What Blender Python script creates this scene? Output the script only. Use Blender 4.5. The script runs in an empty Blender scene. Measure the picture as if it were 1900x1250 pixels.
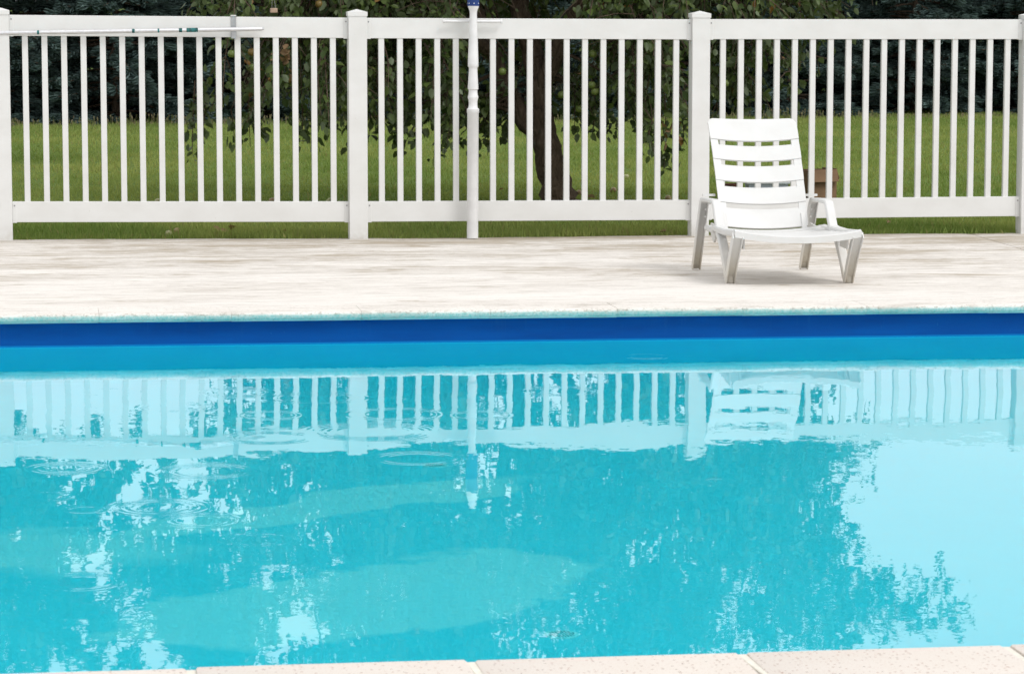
import bpy, bmesh, math, random
import numpy as np
from mathutils import Vector, Matrix, Euler
R = math.radians
random.seed(7); rng = np.random.default_rng(11)
scn = bpy.context.scene
COL = scn.collection

# ------------------------------------------------------------------ camera
# world: X along the pool and the fence, Y away from the viewer, Z up, water at z = 0
EYE = 1.655; PITCH = 0.110380; YAW = 0.152690; ROLL = 0.0051
def _camframe():
    f = Vector((math.sin(YAW)*math.cos(PITCH), math.cos(YAW)*math.cos(PITCH), -math.sin(PITCH)))
    r = Vector((math.cos(YAW), -math.sin(YAW), 0)); u = r.cross(f)
    r2 = r*math.cos(ROLL) + u*math.sin(ROLL); u2 = -r*math.sin(ROLL) + u*math.cos(ROLL)
    return r2, u2, f
_r, _u, _f = _camframe()
cam = bpy.data.objects.new('camera', bpy.data.cameras.new('camera'))
COL.objects.link(cam)
cam.data.lens = 104.97; cam.data.sensor_width = 36; cam.data.clip_start = .1; cam.data.clip_end = 4000
cam.matrix_world = Matrix(((_r.x,_u.x,-_f.x,0),(_r.y,_u.y,-_f.y,0),(_r.z,_u.z,-_f.z,EYE),(0,0,0,1)))
cam.data.dof.use_dof = True; cam.data.dof.focus_distance = 14.5; cam.data.dof.aperture_fstop = 16
scn.camera = cam

# ------------------------------------------------------------------ sky, sun, exposure
SUN_EL, SUN_AZ = R(52), R(140)          # azimuth clockwise from +Y: behind the viewer, a little to the right
world = bpy.data.worlds.new('World'); scn.world = world; world.use_nodes = True
nt = world.node_tree; nt.nodes.clear()
sky = nt.nodes.new('ShaderNodeTexSky'); sky.sky_type = 'NISHITA'; sky.sun_disc = False
sky.sun_elevation = SUN_EL; sky.sun_rotation = SUN_AZ; sky.air_density = 1.2; sky.dust_density = 6.0; sky.ozone_density = 1.0
hs = nt.nodes.new('ShaderNodeHueSaturation'); hs.inputs['Saturation'].default_value = .10     # overcast: nearly colourless
ov = nt.nodes.new('ShaderNodeMixRGB'); ov.inputs[0].default_value = .75; ov.inputs[2].default_value = (11.4, 11.45, 11.6, 1)   # even cloud deck
bg = nt.nodes.new('ShaderNodeBackground'); bg.inputs[1].default_value = .10
out = nt.nodes.new('ShaderNodeOutputWorld')
nt.links.new(sky.outputs[0], hs.inputs['Color']); nt.links.new(hs.outputs[0], ov.inputs[1])
nt.links.new(ov.outputs[0], bg.inputs[0]); nt.links.new(bg.outputs[0], out.inputs[0])
sun = bpy.data.objects.new('sun', bpy.data.lights.new('sun', 'SUN')); COL.objects.link(sun)
sun.data.energy = 1.25; sun.data.angle = R(20); sun.data.color = (1, .98, .955)
sd = Vector((math.sin(SUN_AZ)*math.cos(SUN_EL), math.cos(SUN_AZ)*math.cos(SUN_EL), math.sin(SUN_EL)))
sun.rotation_euler = sd.to_track_quat('Z', 'Y').to_euler()
vs = scn.view_settings
vs.view_transform = 'Standard'; vs.look = 'None'; vs.exposure = 0.13; vs.gamma = 1.0; vs.use_curve_mapping = False
cy = scn.cycles
cy.max_bounces = 12; cy.transmission_bounces = 10; cy.glossy_bounces = 6; cy.diffuse_bounces = 5
cy.use_denoising = True; cy.sample_clamp_indirect = 6.0; cy.use_adaptive_sampling = True; cy.adaptive_threshold = 0.01

# ------------------------------------------------------------------ node helpers
class NT:
    def __init__(s, name):
        s.m = bpy.data.materials.new(name); s.m.use_nodes = True
        s.t = s.m.node_tree; s.t.nodes.clear()
        s.out = s.n('ShaderNodeOutputMaterial')
    def n(s, typ, **kw):
        x = s.t.nodes.new(typ)
        for k, v in kw.items(): setattr(x, k, v)
        return x
    def l(s, a, b): s.t.links.new(a, b)
    def setv(s, sock, v):
        if hasattr(v, 'is_linked') or hasattr(v, 'links'): s.l(v, sock)
        else: sock.default_value = v
    def math(s, op, a, b=0.0, c=None, clamp=False):
        x = s.n('ShaderNodeMath', operation=op); x.use_clamp = clamp
        s.setv(x.inputs[0], a); s.setv(x.inputs[1], b)
        if c is not None: s.setv(x.inputs[2], c)
        return x.outputs[0]
    def vmath(s, op, a, b=None):
        x = s.n('ShaderNodeVectorMath', operation=op); s.setv(x.inputs[0], a)
        if b is not None:
            s.setv(x.inputs['Scale'] if op == 'SCALE' else x.inputs[1], b)
        return x.outputs['Value'] if op in ('LENGTH', 'DOT_PRODUCT') else x.outputs[0]
    def pos(s): return s.n('ShaderNodeNewGeometry').outputs['Position']
    def obj(s): return s.n('ShaderNodeTexCoord').outputs['Object']
    def scale(s, v, sc, loc=(0,0,0)):
        x = s.n('ShaderNodeMapping'); s.l(v, x.inputs[0]); x.inputs['Scale'].default_value = sc; x.inputs['Location'].default_value = loc
        return x.outputs[0]
    def noise(s, v, sc=5, det=4, rough=.55, dist=0):
        x = s.n('ShaderNodeTexNoise'); s.l(v, x.inputs['Vector']); x.inputs['Scale'].default_value = sc
        x.inputs['Detail'].default_value = det; x.inputs['Roughness'].default_value = rough; x.inputs['Distortion'].default_value = dist
        return x
    def ramp(s, fac, stops):
        x = s.n('ShaderNodeValToRGB'); e = x.color_ramp.elements
        while len(e) < len(stops): e.new(.5)
        for el, (p, c) in zip(e, stops):
            el.position = p; el.color = (c, c, c, 1) if isinstance(c, (int, float)) else (*c, 1)
        s.l(fac, x.inputs[0]); return x.outputs[0]
    def mix(s, fac, a, b, mode='MIX'):
        x = s.n('ShaderNodeMixRGB', blend_type=mode)
        s.setv(x.inputs[0], fac)
        for i, v in ((1, a), (2, b)):
            if isinstance(v, tuple): x.inputs[i].default_value = (*v, 1)
            else: s.l(v, x.inputs[i])
        return x.outputs[0]
    def bump(s, h, dist=.002, strength=.5):
        x = s.n('ShaderNodeBump'); s.l(h, x.inputs['Height']); x.inputs['Distance'].default_value = dist; x.inputs['Strength'].default_value = strength
        return x.outputs[0]
    def principled(s, col, rough=.5, spec=.5, normal=None, metal=0, **kw):
        p = s.n('ShaderNodeBsdfPrincipled')
        if isinstance(col, tuple): p.inputs['Base Color'].default_value = (*col, 1)
        else: s.l(col, p.inputs['Base Color'])
        s.setv(p.inputs['Roughness'], rough); p.inputs['Metallic'].default_value = metal
        p.inputs['Specular IOR Level'].default_value = spec
        if normal is not None: s.l(normal, p.inputs['Normal'])
        for k, v in kw.items(): p.inputs[k].default_value = v
        s.l(p.outputs[0], s.out.inputs[0]); return p
    def sep(s, v):
        x = s.n('ShaderNodeSeparateXYZ'); s.l(v, x.inputs[0]); return x.outputs
    def mapr(s, v, a, b, c=0., d=1.):
        x = s.n('ShaderNodeMapRange'); s.l(v, x.inputs[0])
        for i, q in zip((1, 2, 3, 4), (a, b, c, d)): x.inputs[i].default_value = q
        return x.outputs[0]

M = {}
def mat_vinyl():
    t = NT('vinyl'); p = t.pos()
    n1 = t.noise(t.scale(p, (1.3, 1, 2.2)), 3, 5)
    c = t.mix(t.ramp(n1.outputs[0], [(.35, 0), (.75, 1)]), (.725, .73, .722), (.665, .665, .65))
    n2 = t.noise(p, 46, 4, .6)
    c = t.mix(t.math('MULTIPLY', t.ramp(n2.outputs[0], [(.68, 0), (.76, 1)]), .22), c, (.40, .38, .33))
    z = t.sep(p)[2]                                             # splashed soil at the foot
    foot = t.math('MULTIPLY', t.mapr(z, .10, -.03), t.ramp(t.noise(p, 14, 5).outputs[0], [(.35, 0), (.7, 1)]))
    c = t.mix(t.math('MULTIPLY', foot, .55), c, (.38, .34, .27))
    t.principled(c, .38, .45, t.bump(t.noise(p, 60, 3).outputs[0], .0006, .3)); return t.m
M['vinyl'] = mat_vinyl()

def mat_plain(name, col, rough=.5, metal=0, var=.12, sc=20, spec=.5, bumpd=.0006):
    t = NT(name); p = t.obj()
    n = t.noise(p, sc, 5)
    d = tuple(max(0, x*(1-2*var)) for x in col); e = tuple(min(1, x*(1+var)) for x in col)
    c = t.mix(t.ramp(n.outputs[0], [(.3, 0), (.7, 1)]), d, e)
    t.principled(c, rough, spec, t.bump(n.outputs[0], bumpd, .4), metal); return t.m
M['screw'] = mat_plain('screw_steel', (.33, .33, .34), .4, .8)
M['alu'] = mat_plain('aluminium', (.70, .70, .72), .35, .75, .06, 60)
M['galv'] = mat_plain('galvanised', (.40, .41, .42), .5, .6, .08, 30)
M['tape'] = mat_plain('teal_tape', (.012, .14, .14), .6, 0, .45, 60)
M['pole_paint'] = mat_plain('pole_paint', (.74, .745, .75), .42, 0, .05, 12)
M['blue_collar'] = mat_plain('blue_collar', (.0, .032, .19), .5, 0, .1, 10)
M['card'] = mat_plain('cardboard', (.22, .135, .08), .85, 0, .12, 6, .2)
M['card_in'] = mat_plain('cardboard_inside', (.115, .065, .042), .9, 0, .12, 6, .2)
M['bin'] = mat_plain('grey_plastic', (.42, .46, .54), .5, 0, .06, 4)
M['bin_white'] = mat_plain('white_plastic', (.72, .76, .82), .5, 0, .06, 4)
M['red_pot'] = mat_plain('red_clay', (.13, .045, .03), .8, 0, .2, 10)
M['wood_tan'] = mat_plain('tan_wood', (.42, .30, .22), .8, 0, .15, 30)
M['wire'] = mat_plain('wire', (.3, .3, .28), .4, .7)
M['drain'] = mat_plain('drain_grate', (.22, .92, .97), .8, 0, .04, 10, .0)
M['drain_dark'] = mat_plain('drain_hole', (.02, .40, .46), .9, 0, .05, 10, .0)

def mat_chair():
    t = NT('white_resin'); p = t.pos()
    n = t.noise(p, 7, 5)
    c = t.mix(t.ramp(n.outputs[0], [(.4, 0), (.8, 1)]), (.665, .665, .655), (.62, .617, .60))
    z = t.sep(p)[2]                                              # beige tint low on the legs, browner specks near the feet
    low = t.math('MULTIPLY', t.mapr(z, .36, .12), t.ramp(t.noise(p, 9, 4).outputs[0], [(.2, .35), (.7, 1)]))
    c = t.mix(t.math('MULTIPLY', low, .65), c, (.68, .60, .45))
    spl = t.math('MULTIPLY', t.mapr(z, .20, .12), t.ramp(t.noise(p, 40, 4).outputs[0], [(.45, 0), (.65, 1)]))
    c = t.mix(t.math('MULTIPLY', spl, .5), c, (.42, .35, .24))
    t.principled(c, .42, .4, t.bump(t.noise(p, 120, 2).outputs[0], .0005, .25)); return t.m
M['chair'] = mat_chair()

def deck_colour(t, p):
    x, y, z = t.sep(p)
    st = t.noise(t.scale(p, (.8, 2.6, 1)), 2.4, 11, .70, .9)          # brushed streaks along the pool
    st2 = t.noise(t.scale(p, (1.5, 7.0, 1), (3.1, 7.7, 0)), 2.4, 11, .68, .8)
    bl = t.noise(t.scale(p, (.5, 1.2, 1), (8, 2, 0)), 1.1, 5, .6)
    wear = t.math('ADD', t.mapr(y, 15.0, 21.6, -.05, .10), t.math('MULTIPLY', t.math('SUBTRACT', bl.outputs[0], .5), .34))
    base = t.mix(t.ramp(bl.outputs[0], [(.3, 0), (.7, 1)]), (.765, .732, .69), (.70, .66, .612))
    grey = t.ramp(t.math('ADD', st2.outputs[0], wear), [(.44, 0), (.60, 1)])
    c = t.mix(t.math('MULTIPLY', grey, .62), base, (.45, .41, .365))
    brn = t.ramp(t.math('ADD', st.outputs[0], wear), [(.56, 0), (.64, 1)])
    c = t.mix(t.math('MULTIPLY', brn, .70), c, (.33, .265, .18))
    fine = t.noise(t.scale(p, (9, 22, 1)), 3, 6, .75)
    c = t.mix(t.math('MULTIPLY', t.ramp(fine.outputs[0], [(.54, 0), (.66, 1)]), .42), c, (.40, .36, .30))
    sp = t.noise(p, 70, 3, .6)
    c = t.mix(t.math('MULTIPLY', t.ramp(sp.outputs[0], [(.66, 0), (.71, 1)]), .55), c, (.13, .11, .08))
    blot = t.noise(t.scale(p, (1, 1.6, 1), (2, 5, 0)), 9, 6, .7, .5)
    c = t.mix(t.math('MULTIPLY', t.ramp(t.math('ADD', blot.outputs[0], wear), [(.60, 0), (.68, 1)]), .45), c, (.33, .29, .22))
    edge = t.math('MULTIPLY', t.mapr(y, 20.9, 21.5), t.ramp(t.noise(t.scale(p, (1.4, 5, 1)), 3, 6).outputs[0], [(.35, 0), (.62, 1)]))
    c = t.mix(t.math('MULTIPLY', edge, .7), c, (.20, .17, .12))       # soil washed on from the lawn
    return c, st2.outputs[0], fine.outputs[0]
def mat_deck():
    t = NT('deck_paint'); p = t.pos()
    c, h, g = deck_colour(t, p)
    hh = t.math('ADD', h, t.math('MULTIPLY', g, .4))
    t.principled(c, .75, .3, t.bump(hh, .004, .5)); return t.m
M['deck'] = mat_deck()
def mat_far_coping():
    t = NT('far_coping_paint'); p = t.pos(); x, y, z = t.sep(p)
    c, h, g = deck_colour(t, p)
    wob = t.math('MULTIPLY', t.math('SUBTRACT', t.noise(t.scale(p, (1, 1, .2)), 5, 6, .65).outputs[0], .5), .02)
    zz = t.math('ADD', z, wob)
    aq = t.ramp(t.mapr(zz, .10, .17), [(.34, 0), (.42, 1), (.66, 1), (.82, 0)])        # aqua paint rubbed off on the nose
    grain = t.ramp(t.noise(p, 90, 3, .6).outputs[0], [(.35, 1), (.62, .55)])
    c = t.mix(t.math('MULTIPLY', t.math('MULTIPLY', aq, grain), .92), c, (.17, .43, .41))
    dk = t.math('MULTIPLY', t.ramp(t.mapr(zz, .10, .17), [(.60, 0), (.78, 1), (1.0, 0)]), t.ramp(t.noise(t.scale(p, (1, 1, 1)), 55, 4, .65).outputs[0], [(.50, 0), (.66, 1)]))
    c = t.mix(t.math('MULTIPLY', dk, .65), c, (.18, .16, .11))
    t.principled(c, .7, .3, t.bump(t.noise(p, 80, 4).outputs[0], .002, .5)); return t.m
M['coping_far'] = mat_far_coping()
def mat_near_coping():
    t = NT('exposed_aggregate'); p = t.pos()
    n = t.noise(t.scale(p, (1, 1, 1)), 3.5, 5)
    c = t.mix(t.ramp(n.outputs[0], [(.3, 0), (.7, 1)]), (.655, .60, .545), (.69, .645, .60))
    info = t.n('ShaderNodeObjectInfo')
    c = t.mix(t.math('MULTIPLY', info.outputs['Random'], .25), c, (.69, .61, .53))
    v = t.n('ShaderNodeTexVoronoi'); t.l(t.scale(p, (70, 110, 90)), v.inputs[0]); v.inputs['Scale'].default_value = 1.0
    spots = t.math('MULTIPLY', t.ramp(v.outputs['Distance'], [(.16, 1), (.30, 0)]), t.math('GREATER_THAN', t.sep(v.outputs['Color'])[0], .62))
    c = t.mix(t.math('MULTIPLY', spots, .95), c, t.mix(t.sep(v.outputs['Color'])[1], (.36, .16, .10), (.20, .15, .12)))
    v2 = t.n('ShaderNodeTexVoronoi'); t.l(t.scale(p, (190, 260, 200)), v2.inputs[0]); v2.inputs['Scale'].default_value = 1.0
    s2 = t.math('MULTIPLY', t.ramp(v2.outputs['Distance'], [(.2, 1), (.4, 0)]), t.math('GREATER_THAN', t.sep(v2.outputs['Color'])[0], .6))
    c = t.mix(t.math('MULTIPLY', s2, .5), c, (.48, .33, .25))
    t.principled(c, .8, .3, t.bump(t.noise(p, 110, 4).outputs[0], .002, .5)); return t.m
M['coping_near'] = mat_near_coping()
M['mortar'] = mat_plain('mortar', (.74, .71, .63), .9, 0, .08, 25, .2)

def mat_pool():
    t = NT('pool_paint'); p = t.pos(); x, y, z = t.sep(p)
    n = t.noise(t.scale(p, (1, 1, 1)), 2.0, 6, .6)
    c = t.mix(t.ramp(n.outputs[0], [(.3, 0), (.7, 1)]), (.055, .785, .91), (.07, .81, .925))
    # big paler areas mixed into the floor colour, with soft crooked borders
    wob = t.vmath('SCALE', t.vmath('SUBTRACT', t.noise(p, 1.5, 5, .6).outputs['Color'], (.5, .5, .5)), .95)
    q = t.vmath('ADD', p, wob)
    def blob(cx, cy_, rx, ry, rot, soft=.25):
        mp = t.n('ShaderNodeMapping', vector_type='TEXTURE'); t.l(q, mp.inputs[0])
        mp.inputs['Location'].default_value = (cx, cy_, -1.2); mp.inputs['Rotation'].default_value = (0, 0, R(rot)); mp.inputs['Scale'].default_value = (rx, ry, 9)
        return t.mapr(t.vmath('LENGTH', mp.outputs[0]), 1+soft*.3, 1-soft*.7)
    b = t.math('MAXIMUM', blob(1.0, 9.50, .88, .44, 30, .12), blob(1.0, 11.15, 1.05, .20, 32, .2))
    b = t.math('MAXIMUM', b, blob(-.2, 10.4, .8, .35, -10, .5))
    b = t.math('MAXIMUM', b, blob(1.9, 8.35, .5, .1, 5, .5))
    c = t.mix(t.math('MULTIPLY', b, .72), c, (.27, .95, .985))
    fl = t.noise(p, 26, 4, .65)
    c = t.mix(t.math('MULTIPLY', t.ramp(fl.outputs[0], [(.58, 0), (.68, 1)]), .22), c, (.20, .70, .72))
    wob2 = t.math('MULTIPLY', t.math('SUBTRACT', t.noise(t.scale(p, (1, 1, .1)), 6, 5).outputs[0], .5), .006)
    zz = t.math('ADD', z, wob2)
    band = t.ramp(t.noise(t.scale(p, (.6, 1, 4)), 4, 6, .6).outputs[0], [(.3, (.0, .055, .25)), (.7, (.0, .075, .31))])
    scuff = t.ramp(t.noise(t.scale(p, (3, 1, 1)), 25, 4, .7).outputs[0], [(.66, 0), (.74, 1)])
    band = t.mix(t.math('MULTIPLY', scuff, .25), band, (.05, .22, .5))
    c = t.mix(t.math('GREATER_THAN', zz, -.006), c, band)
    wl = t.math('MULTIPLY', t.math('GREATER_THAN', z, -.01), t.math('LESS_THAN', z, .0075))
    c = t.mix(wl, c, (.0, .17, .44))                              # scum line, paler blue
    drip = t.math('MULTIPLY', t.ramp(t.noise(t.scale(p, (9, 1, .5)), 3, 5, .7).outputs[0], [(.58, 0), (.72, 1)]), t.mapr(z, .02, .12))
    c = t.mix(t.math('MULTIPLY', drip, .3), c, (.03, .13, .34))
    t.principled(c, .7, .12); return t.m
M['pool'] = mat_pool()

RINGS = [(2.78,13.86,.11,5.0),(.22,12.83,.14,.5),(.77,12.75,.16,1.0),(1.1,12.53,.2,1.0),(1.37,11.99,.2,1.1),(1.71,11.92,.13,1.0),
         (.81,11.38,.16,.8),(1.22,11.51,.24,.9),(2.15,12.64,.16,.5),(.03,10.71,.13,1.2),(.53,10.58,.17,1.1),(1.31,10.79,.16,1.1),
         (.09,9.81,.07,1.1),(-.04,10.1,.1,.8),(.45,9.56,.13,.8),(.62,9.19,.12,.8),(.06,8.56,.14,.6),(2.29,10.14,.06,1.0),
         (.81,8.33,.14,.5),(.48,12.31,.15,.7),(.86,12.02,.13,.9),(.34,9.83,.15,.9)]
def mat_water():
    g = bpy.data.node_groups.new('drop_ring', 'ShaderNodeTree')
    for nm, st in (('P', 'NodeSocketVector'), ('Centre', 'NodeSocketVector'), ('Radius', 'NodeSocketFloat'), ('Amp', 'NodeSocketFloat')):
        g.interface.new_socket(nm, in_out='INPUT', socket_type=st)
    g.interface.new_socket('Slope', in_out='OUTPUT', socket_type='NodeSocketVector')
    gi = g.nodes.new('NodeGroupInput'); go = g.nodes.new('NodeGroupOutput')
    def mth(op, a, b):
        x = g.nodes.new('ShaderNodeMath'); x.operation = op
        for i, v in enumerate((a, b)):
            if isinstance(v, (int, float)): x.inputs[i].default_value = v
            elif v is not None: g.links.new(v, x.inputs[i])
        return x.outputs[0]
    sub = g.nodes.new('ShaderNodeVectorMath'); sub.operation = 'SUBTRACT'
    g.links.new(gi.outputs['P'], sub.inputs[0]); g.links.new(gi.outputs['Centre'], sub.inputs[1])
    ln = g.nodes.new('ShaderNodeVectorMath'); ln.operation = 'LENGTH'; g.links.new(sub.outputs[0], ln.inputs[0])
    nm = g.nodes.new('ShaderNodeVectorMath'); nm.operation = 'NORMALIZE'; g.links.new(sub.outputs[0], nm.inputs[0])
    d = ln.outputs['Value']
    w = mth('DIVIDE', mth('SUBTRACT', d, gi.outputs['Radius']), mth('MULTIPLY', gi.outputs['Radius'], .30))
    env = mth('EXPONENT', mth('MULTIPLY', mth('MULTIPLY', w, w), -1.0), None)
    s = mth('SINE', mth('MULTIPLY', d, 210.0), None)
    a = mth('MULTIPLY', mth('MULTIPLY', s, env), gi.outputs['Amp'])
    sc = g.nodes.new('ShaderNodeVectorMath'); sc.operation = 'SCALE'; g.links.new(nm.outputs[0], sc.inputs[0]); g.links.new(a, sc.inputs['Scale'])
    g.links.new(sc.outputs[0], go.inputs[0])
    t = NT('water'); geo = t.n('ShaderNodeNewGeometry'); p = geo.outputs['Position']
    # slope field: slow swell + fine chop that is stronger in patches
    def field(sc, det, off, scl=(1, 1, 1)):
        a = t.noise(t.scale(p, scl, off), sc, det, .55)
        return t.vmath('SUBTRACT', a.outputs['Color'], (.5, .5, .5))
    patch = t.ramp(t.noise(t.scale(p, (.55, .55, 1), (4, 1, 0)), 1.0, 3).outputs[0], [(.40, .25), (.62, 1)])
    s1 = t.vmath('SCALE', field(1.5, 2, (0, 0, 0)), .010)
    s2 = t.vmath('SCALE', t.vmath('SCALE', field(9, 3, (5, 3, 0)), .011), patch)
    s3 = t.vmath('SCALE', t.vmath('SCALE', field(34, 2, (1, 9, 0)), .008), patch)
    S = t.vmath('ADD', t.vmath('ADD', s1, s2), s3)
    for (cx, cy_, r, a) in RINGS:
        n = t.n('ShaderNodeGroup'); n.node_tree = g; t.l(p, n.inputs['P'])
        n.inputs['Centre'].default_value = (cx, cy_, 0); n.inputs['Radius'].default_value = r*.85; n.inputs['Amp'].default_value = a*.0125
        S = t.vmath('ADD', S, n.outputs[0])
    S = t.vmath('MULTIPLY', S, (-1, -1, 0))
    N = t.vmath('NORMALIZE', t.vmath('ADD', S, (0, 0, 1)))
    N = t.vmath('SCALE', N, t.math('SUBTRACT', 1.0, t.math('MULTIPLY', geo.outputs['Backfacing'], 2.0)))
    fr = t.n('ShaderNodeFresnel'); fr.inputs[0].default_value = 1.333; t.l(N, fr.inputs[1])
    gl = t.n('ShaderNodeBsdfGlossy'); gl.inputs['Roughness'].default_value = 0.0; t.l(N, gl.inputs['Normal'])
    rf = t.n('ShaderNodeBsdfRefraction'); rf.inputs['Roughness'].default_value = 0.0; rf.inputs['IOR'].default_value = 1.333; t.l(N, rf.inputs['Normal'])
    rf.inputs['Color'].default_value = (.74, .985, 1, 1); gl.inputs['Color'].default_value = (1, 1, 1, 1)
    mx = t.n('ShaderNodeMixShader'); t.l(fr.outputs[0], mx.inputs[0]); t.l(rf.outputs[0], mx.inputs[1]); t.l(gl.outputs[0], mx.inputs[2])
    t.l(mx.outputs[0], t.out.inputs[0]); return t.m
M['water'] = mat_water()

def mat_lawn():
    t = NT('lawn_soil'); p = t.pos()
    n = t.noise(p, 1.3, 6, .6); n2 = t.noise(p, 18, 5, .7)
    c = t.mix(n.outputs[0], (.095, .155, .03), (.13, .19, .045))
    c = t.mix(t.math('MULTIPLY', t.ramp(n2.outputs[0], [(.45, 0), (.7, 1)]), .5), c, (.05, .05, .02))
    t.principled(c, .95, .1, t.bump(n2.outputs[0], .03, .6)); return t.m
M['lawn'] = mat_lawn()
def mat_leafy(name, a, b, dry=None, under=None, rough=.5, trans=.25, patchsc=None, spec=.35):
    t = NT(name); geo = t.n('ShaderNodeNewGeometry'); rnd = geo.outputs['Random Per Island']
    c = t.mix(rnd, a, b)
    if patchsc:
        n = t.noise(t.scale(geo.outputs['Position'], (1, .5, 1)), patchsc, 4, .6)
        c = t.mix(t.ramp(n.outputs[0], [(.38, 0), (.62, .9)]), c, tuple(x*y for x, y in zip(b, (1.35, 1.15, 1.2))))
    if dry is not None:
        c = t.mix(t.math('GREATER_THAN', t.math('FRACT', t.math('MULTIPLY', rnd, 37.7)), dry[0]), c, dry[1])
    if under is not None: c = t.mix(geo.outputs['Backfacing'], c, under)
    p = t.n('ShaderNodeBsdfPrincipled'); t.l(c, p.inputs['Base Color']); p.inputs['Roughness'].default_value = rough; p.inputs['Specular IOR Level'].default_value = spec
    tr = t.n('ShaderNodeBsdfTranslucent'); t.l(t.mix(1.0, c, (1.0, 1.0, .55), 'MULTIPLY'), tr.inputs[0])
    mx = t.n('ShaderNodeMixShader'); mx.inputs[0].default_value = trans
    t.l(p.outputs[0], mx.inputs[1]); t.l(tr.outputs[0], mx.inputs[2]); t.l(mx.outputs[0], t.out.inputs[0]); return t.m
M['grass'] = mat_leafy('grass_blades', (.145, .225, .050), (.245, .325, .10), (.95, (.30, .28, .12)), None, .7, .35, .5, .1)
M['weed'] = mat_leafy('weed_stems', (.10, .13, .04), (.17, .17, .07), (.6, (.26, .22, .13)), None, .8, .3)
M['leaf'] = mat_leafy('apple_leaves', (.030, .056, .013), (.098, .140, .034), (.985, (.22, .12, .03)), (.115, .15, .075), .45, .22)
M['leaf_far'] = mat_leafy('far_leaves', (.05, .085, .02), (.08, .12, .03), None, None, .6, .25)
M['spruce'] = mat_leafy('spruce_needles', (.068, .118, .112), (.155, .225, .21), None, None, .7, .1, None, .2)
M['dry_leaf'] = mat_leafy('dry_leaf', (.20, .12, .06), (.30, .20, .11), None, None, .8, .2)
def mat_bark():
    t = NT('bark'); p = t.obj()
    n = t.noise(t.scale(p, (1, 1, .35)), 18, 8, .7, .8)
    v = t.n('ShaderNodeTexVoronoi', feature='DISTANCE_TO_EDGE'); t.l(t.scale(p, (16, 16, 6)), v.inputs[0]); v.inputs['Scale'].default_value = 1
    c = t.ramp(n.outputs[0], [(.3, (.055, .038, .027)), (.55, (.125, .092, .066)), (.75, (.21, .17, .135))])
    h = t.math('ADD', n.outputs[0], t.math('MULTIPLY', t.ramp(v.outputs[0], [(0, 0), (.2, 1)]), .5))
    t.principled(c, .95, .15, t.bump(h, .03, .8)); return t.m
M['bark'] = mat_bark()
def mat_apple(name, a, b):
    t = NT(name); p = t.obj()
    n = t.noise(p, 18, 4); info = t.n('ShaderNodeObjectInfo')
    c = t.mix(t.ramp(n.outputs[0], [(.35, 0), (.65, 1)]), a, b)
    c = t.mix(t.math('MULTIPLY', t.math('GREATER_THAN', info.outputs['Random'], .8), .5), c, (.22, .06, .02))
    t.principled(c, .35, .4); return t.m
M['apple'] = mat_apple('green_apple', (.10, .15, .03), (.16, .20, .05))
M['apple_old'] = mat_apple('fallen_apple', (.33, .38, .16), (.30, .28, .14))

# ------------------------------------------------------------------ mesh helpers
def tag(o, label=None, cat=None, group=None, kind=None):
    for k, v in (('label', label), ('category', cat), ('group', group), ('kind', kind)):
        if v: o[k] = v
    return o
def empty(name, loc=(0, 0, 0), rz=0):
    o = bpy.data.objects.new(name, None); COL.objects.link(o); o.location = loc; o.rotation_euler = (0, 0, rz); o.empty_display_size = .1
    return o
def link(name, me, parent=None, loc=None, rot=None):
    o = bpy.data.objects.new(name, me); COL.objects.link(o)
    if parent is not None: o.parent = parent
    if loc is not None: o.location = loc
    if rot is not None: o.rotation_euler = rot
    return o
def mesh(name, verts, faces, mat, smooth=False):
    me = bpy.data.meshes.new(name); me.from_pydata([tuple(v) for v in verts], [], faces); me.update()
    me.materials.append(mat)
    if smooth: me.polygons.foreach_set('use_smooth', [True]*len(me.polygons))
    return me
def np_mesh(name, V, F, mat, smooth=False):
    """V (n,3) float, F (m,k) int"""
    me = bpy.data.meshes.new(name); k = F.shape[1]
    me.vertices.add(len(V)); me.vertices.foreach_set('co', V.astype(np.float32).ravel())
    me.loops.add(F.size); me.loops.foreach_set('vertex_index', F.astype(np.int32).ravel())
    me.polygons.add(len(F)); me.polygons.foreach_set('loop_start', np.arange(0, F.size, k, dtype=np.int32))
    if smooth: me.polygons.foreach_set('use_smooth', np.ones(len(F), bool))
    me.update(calc_edges=True); me.materials.append(mat); return me
def bm_mesh(name, bm, mat, smooth=False):
    me = bpy.data.meshes.new(name); bm.normal_update(); bm.to_mesh(me); bm.free(); me.materials.append(mat)
    if smooth: me.polygons.foreach_set('use_smooth', [True]*len(me.polygons))
    return me
def hexa(name, c8, mat, bevel=.003, seg=1):
    """box from 8 corners: (x-,y-,z-),(x+,y-,z-),(x+,y+,z-),(x-,y+,z-) then the same on top"""
    bm = bmesh.new(); v = [bm.verts.new(c) for c in c8]
    for f in ((3,2,1,0),(4,5,6,7),(0,1,5,4),(1,2,6,5),(2,3,7,6),(3,0,4,7)): bm.faces.new([v[i] for i in f])
    if bevel: bmesh.ops.bevel(bm, geom=bm.edges[:], offset=bevel, segments=seg, affect='EDGES', profile=.6)
    return bm_mesh(name, bm, mat)
def box(name, c, s, mat, bevel=.003, seg=1):
    x, y, z = (q/2 for q in s)
    return hexa(name, [(c[0]+a*x, c[1]+b*y, c[2]+d*z) for d in (-1, 1) for a, b in ((-1,-1),(1,-1),(1,1),(-1,1))], mat, bevel, seg)
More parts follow.
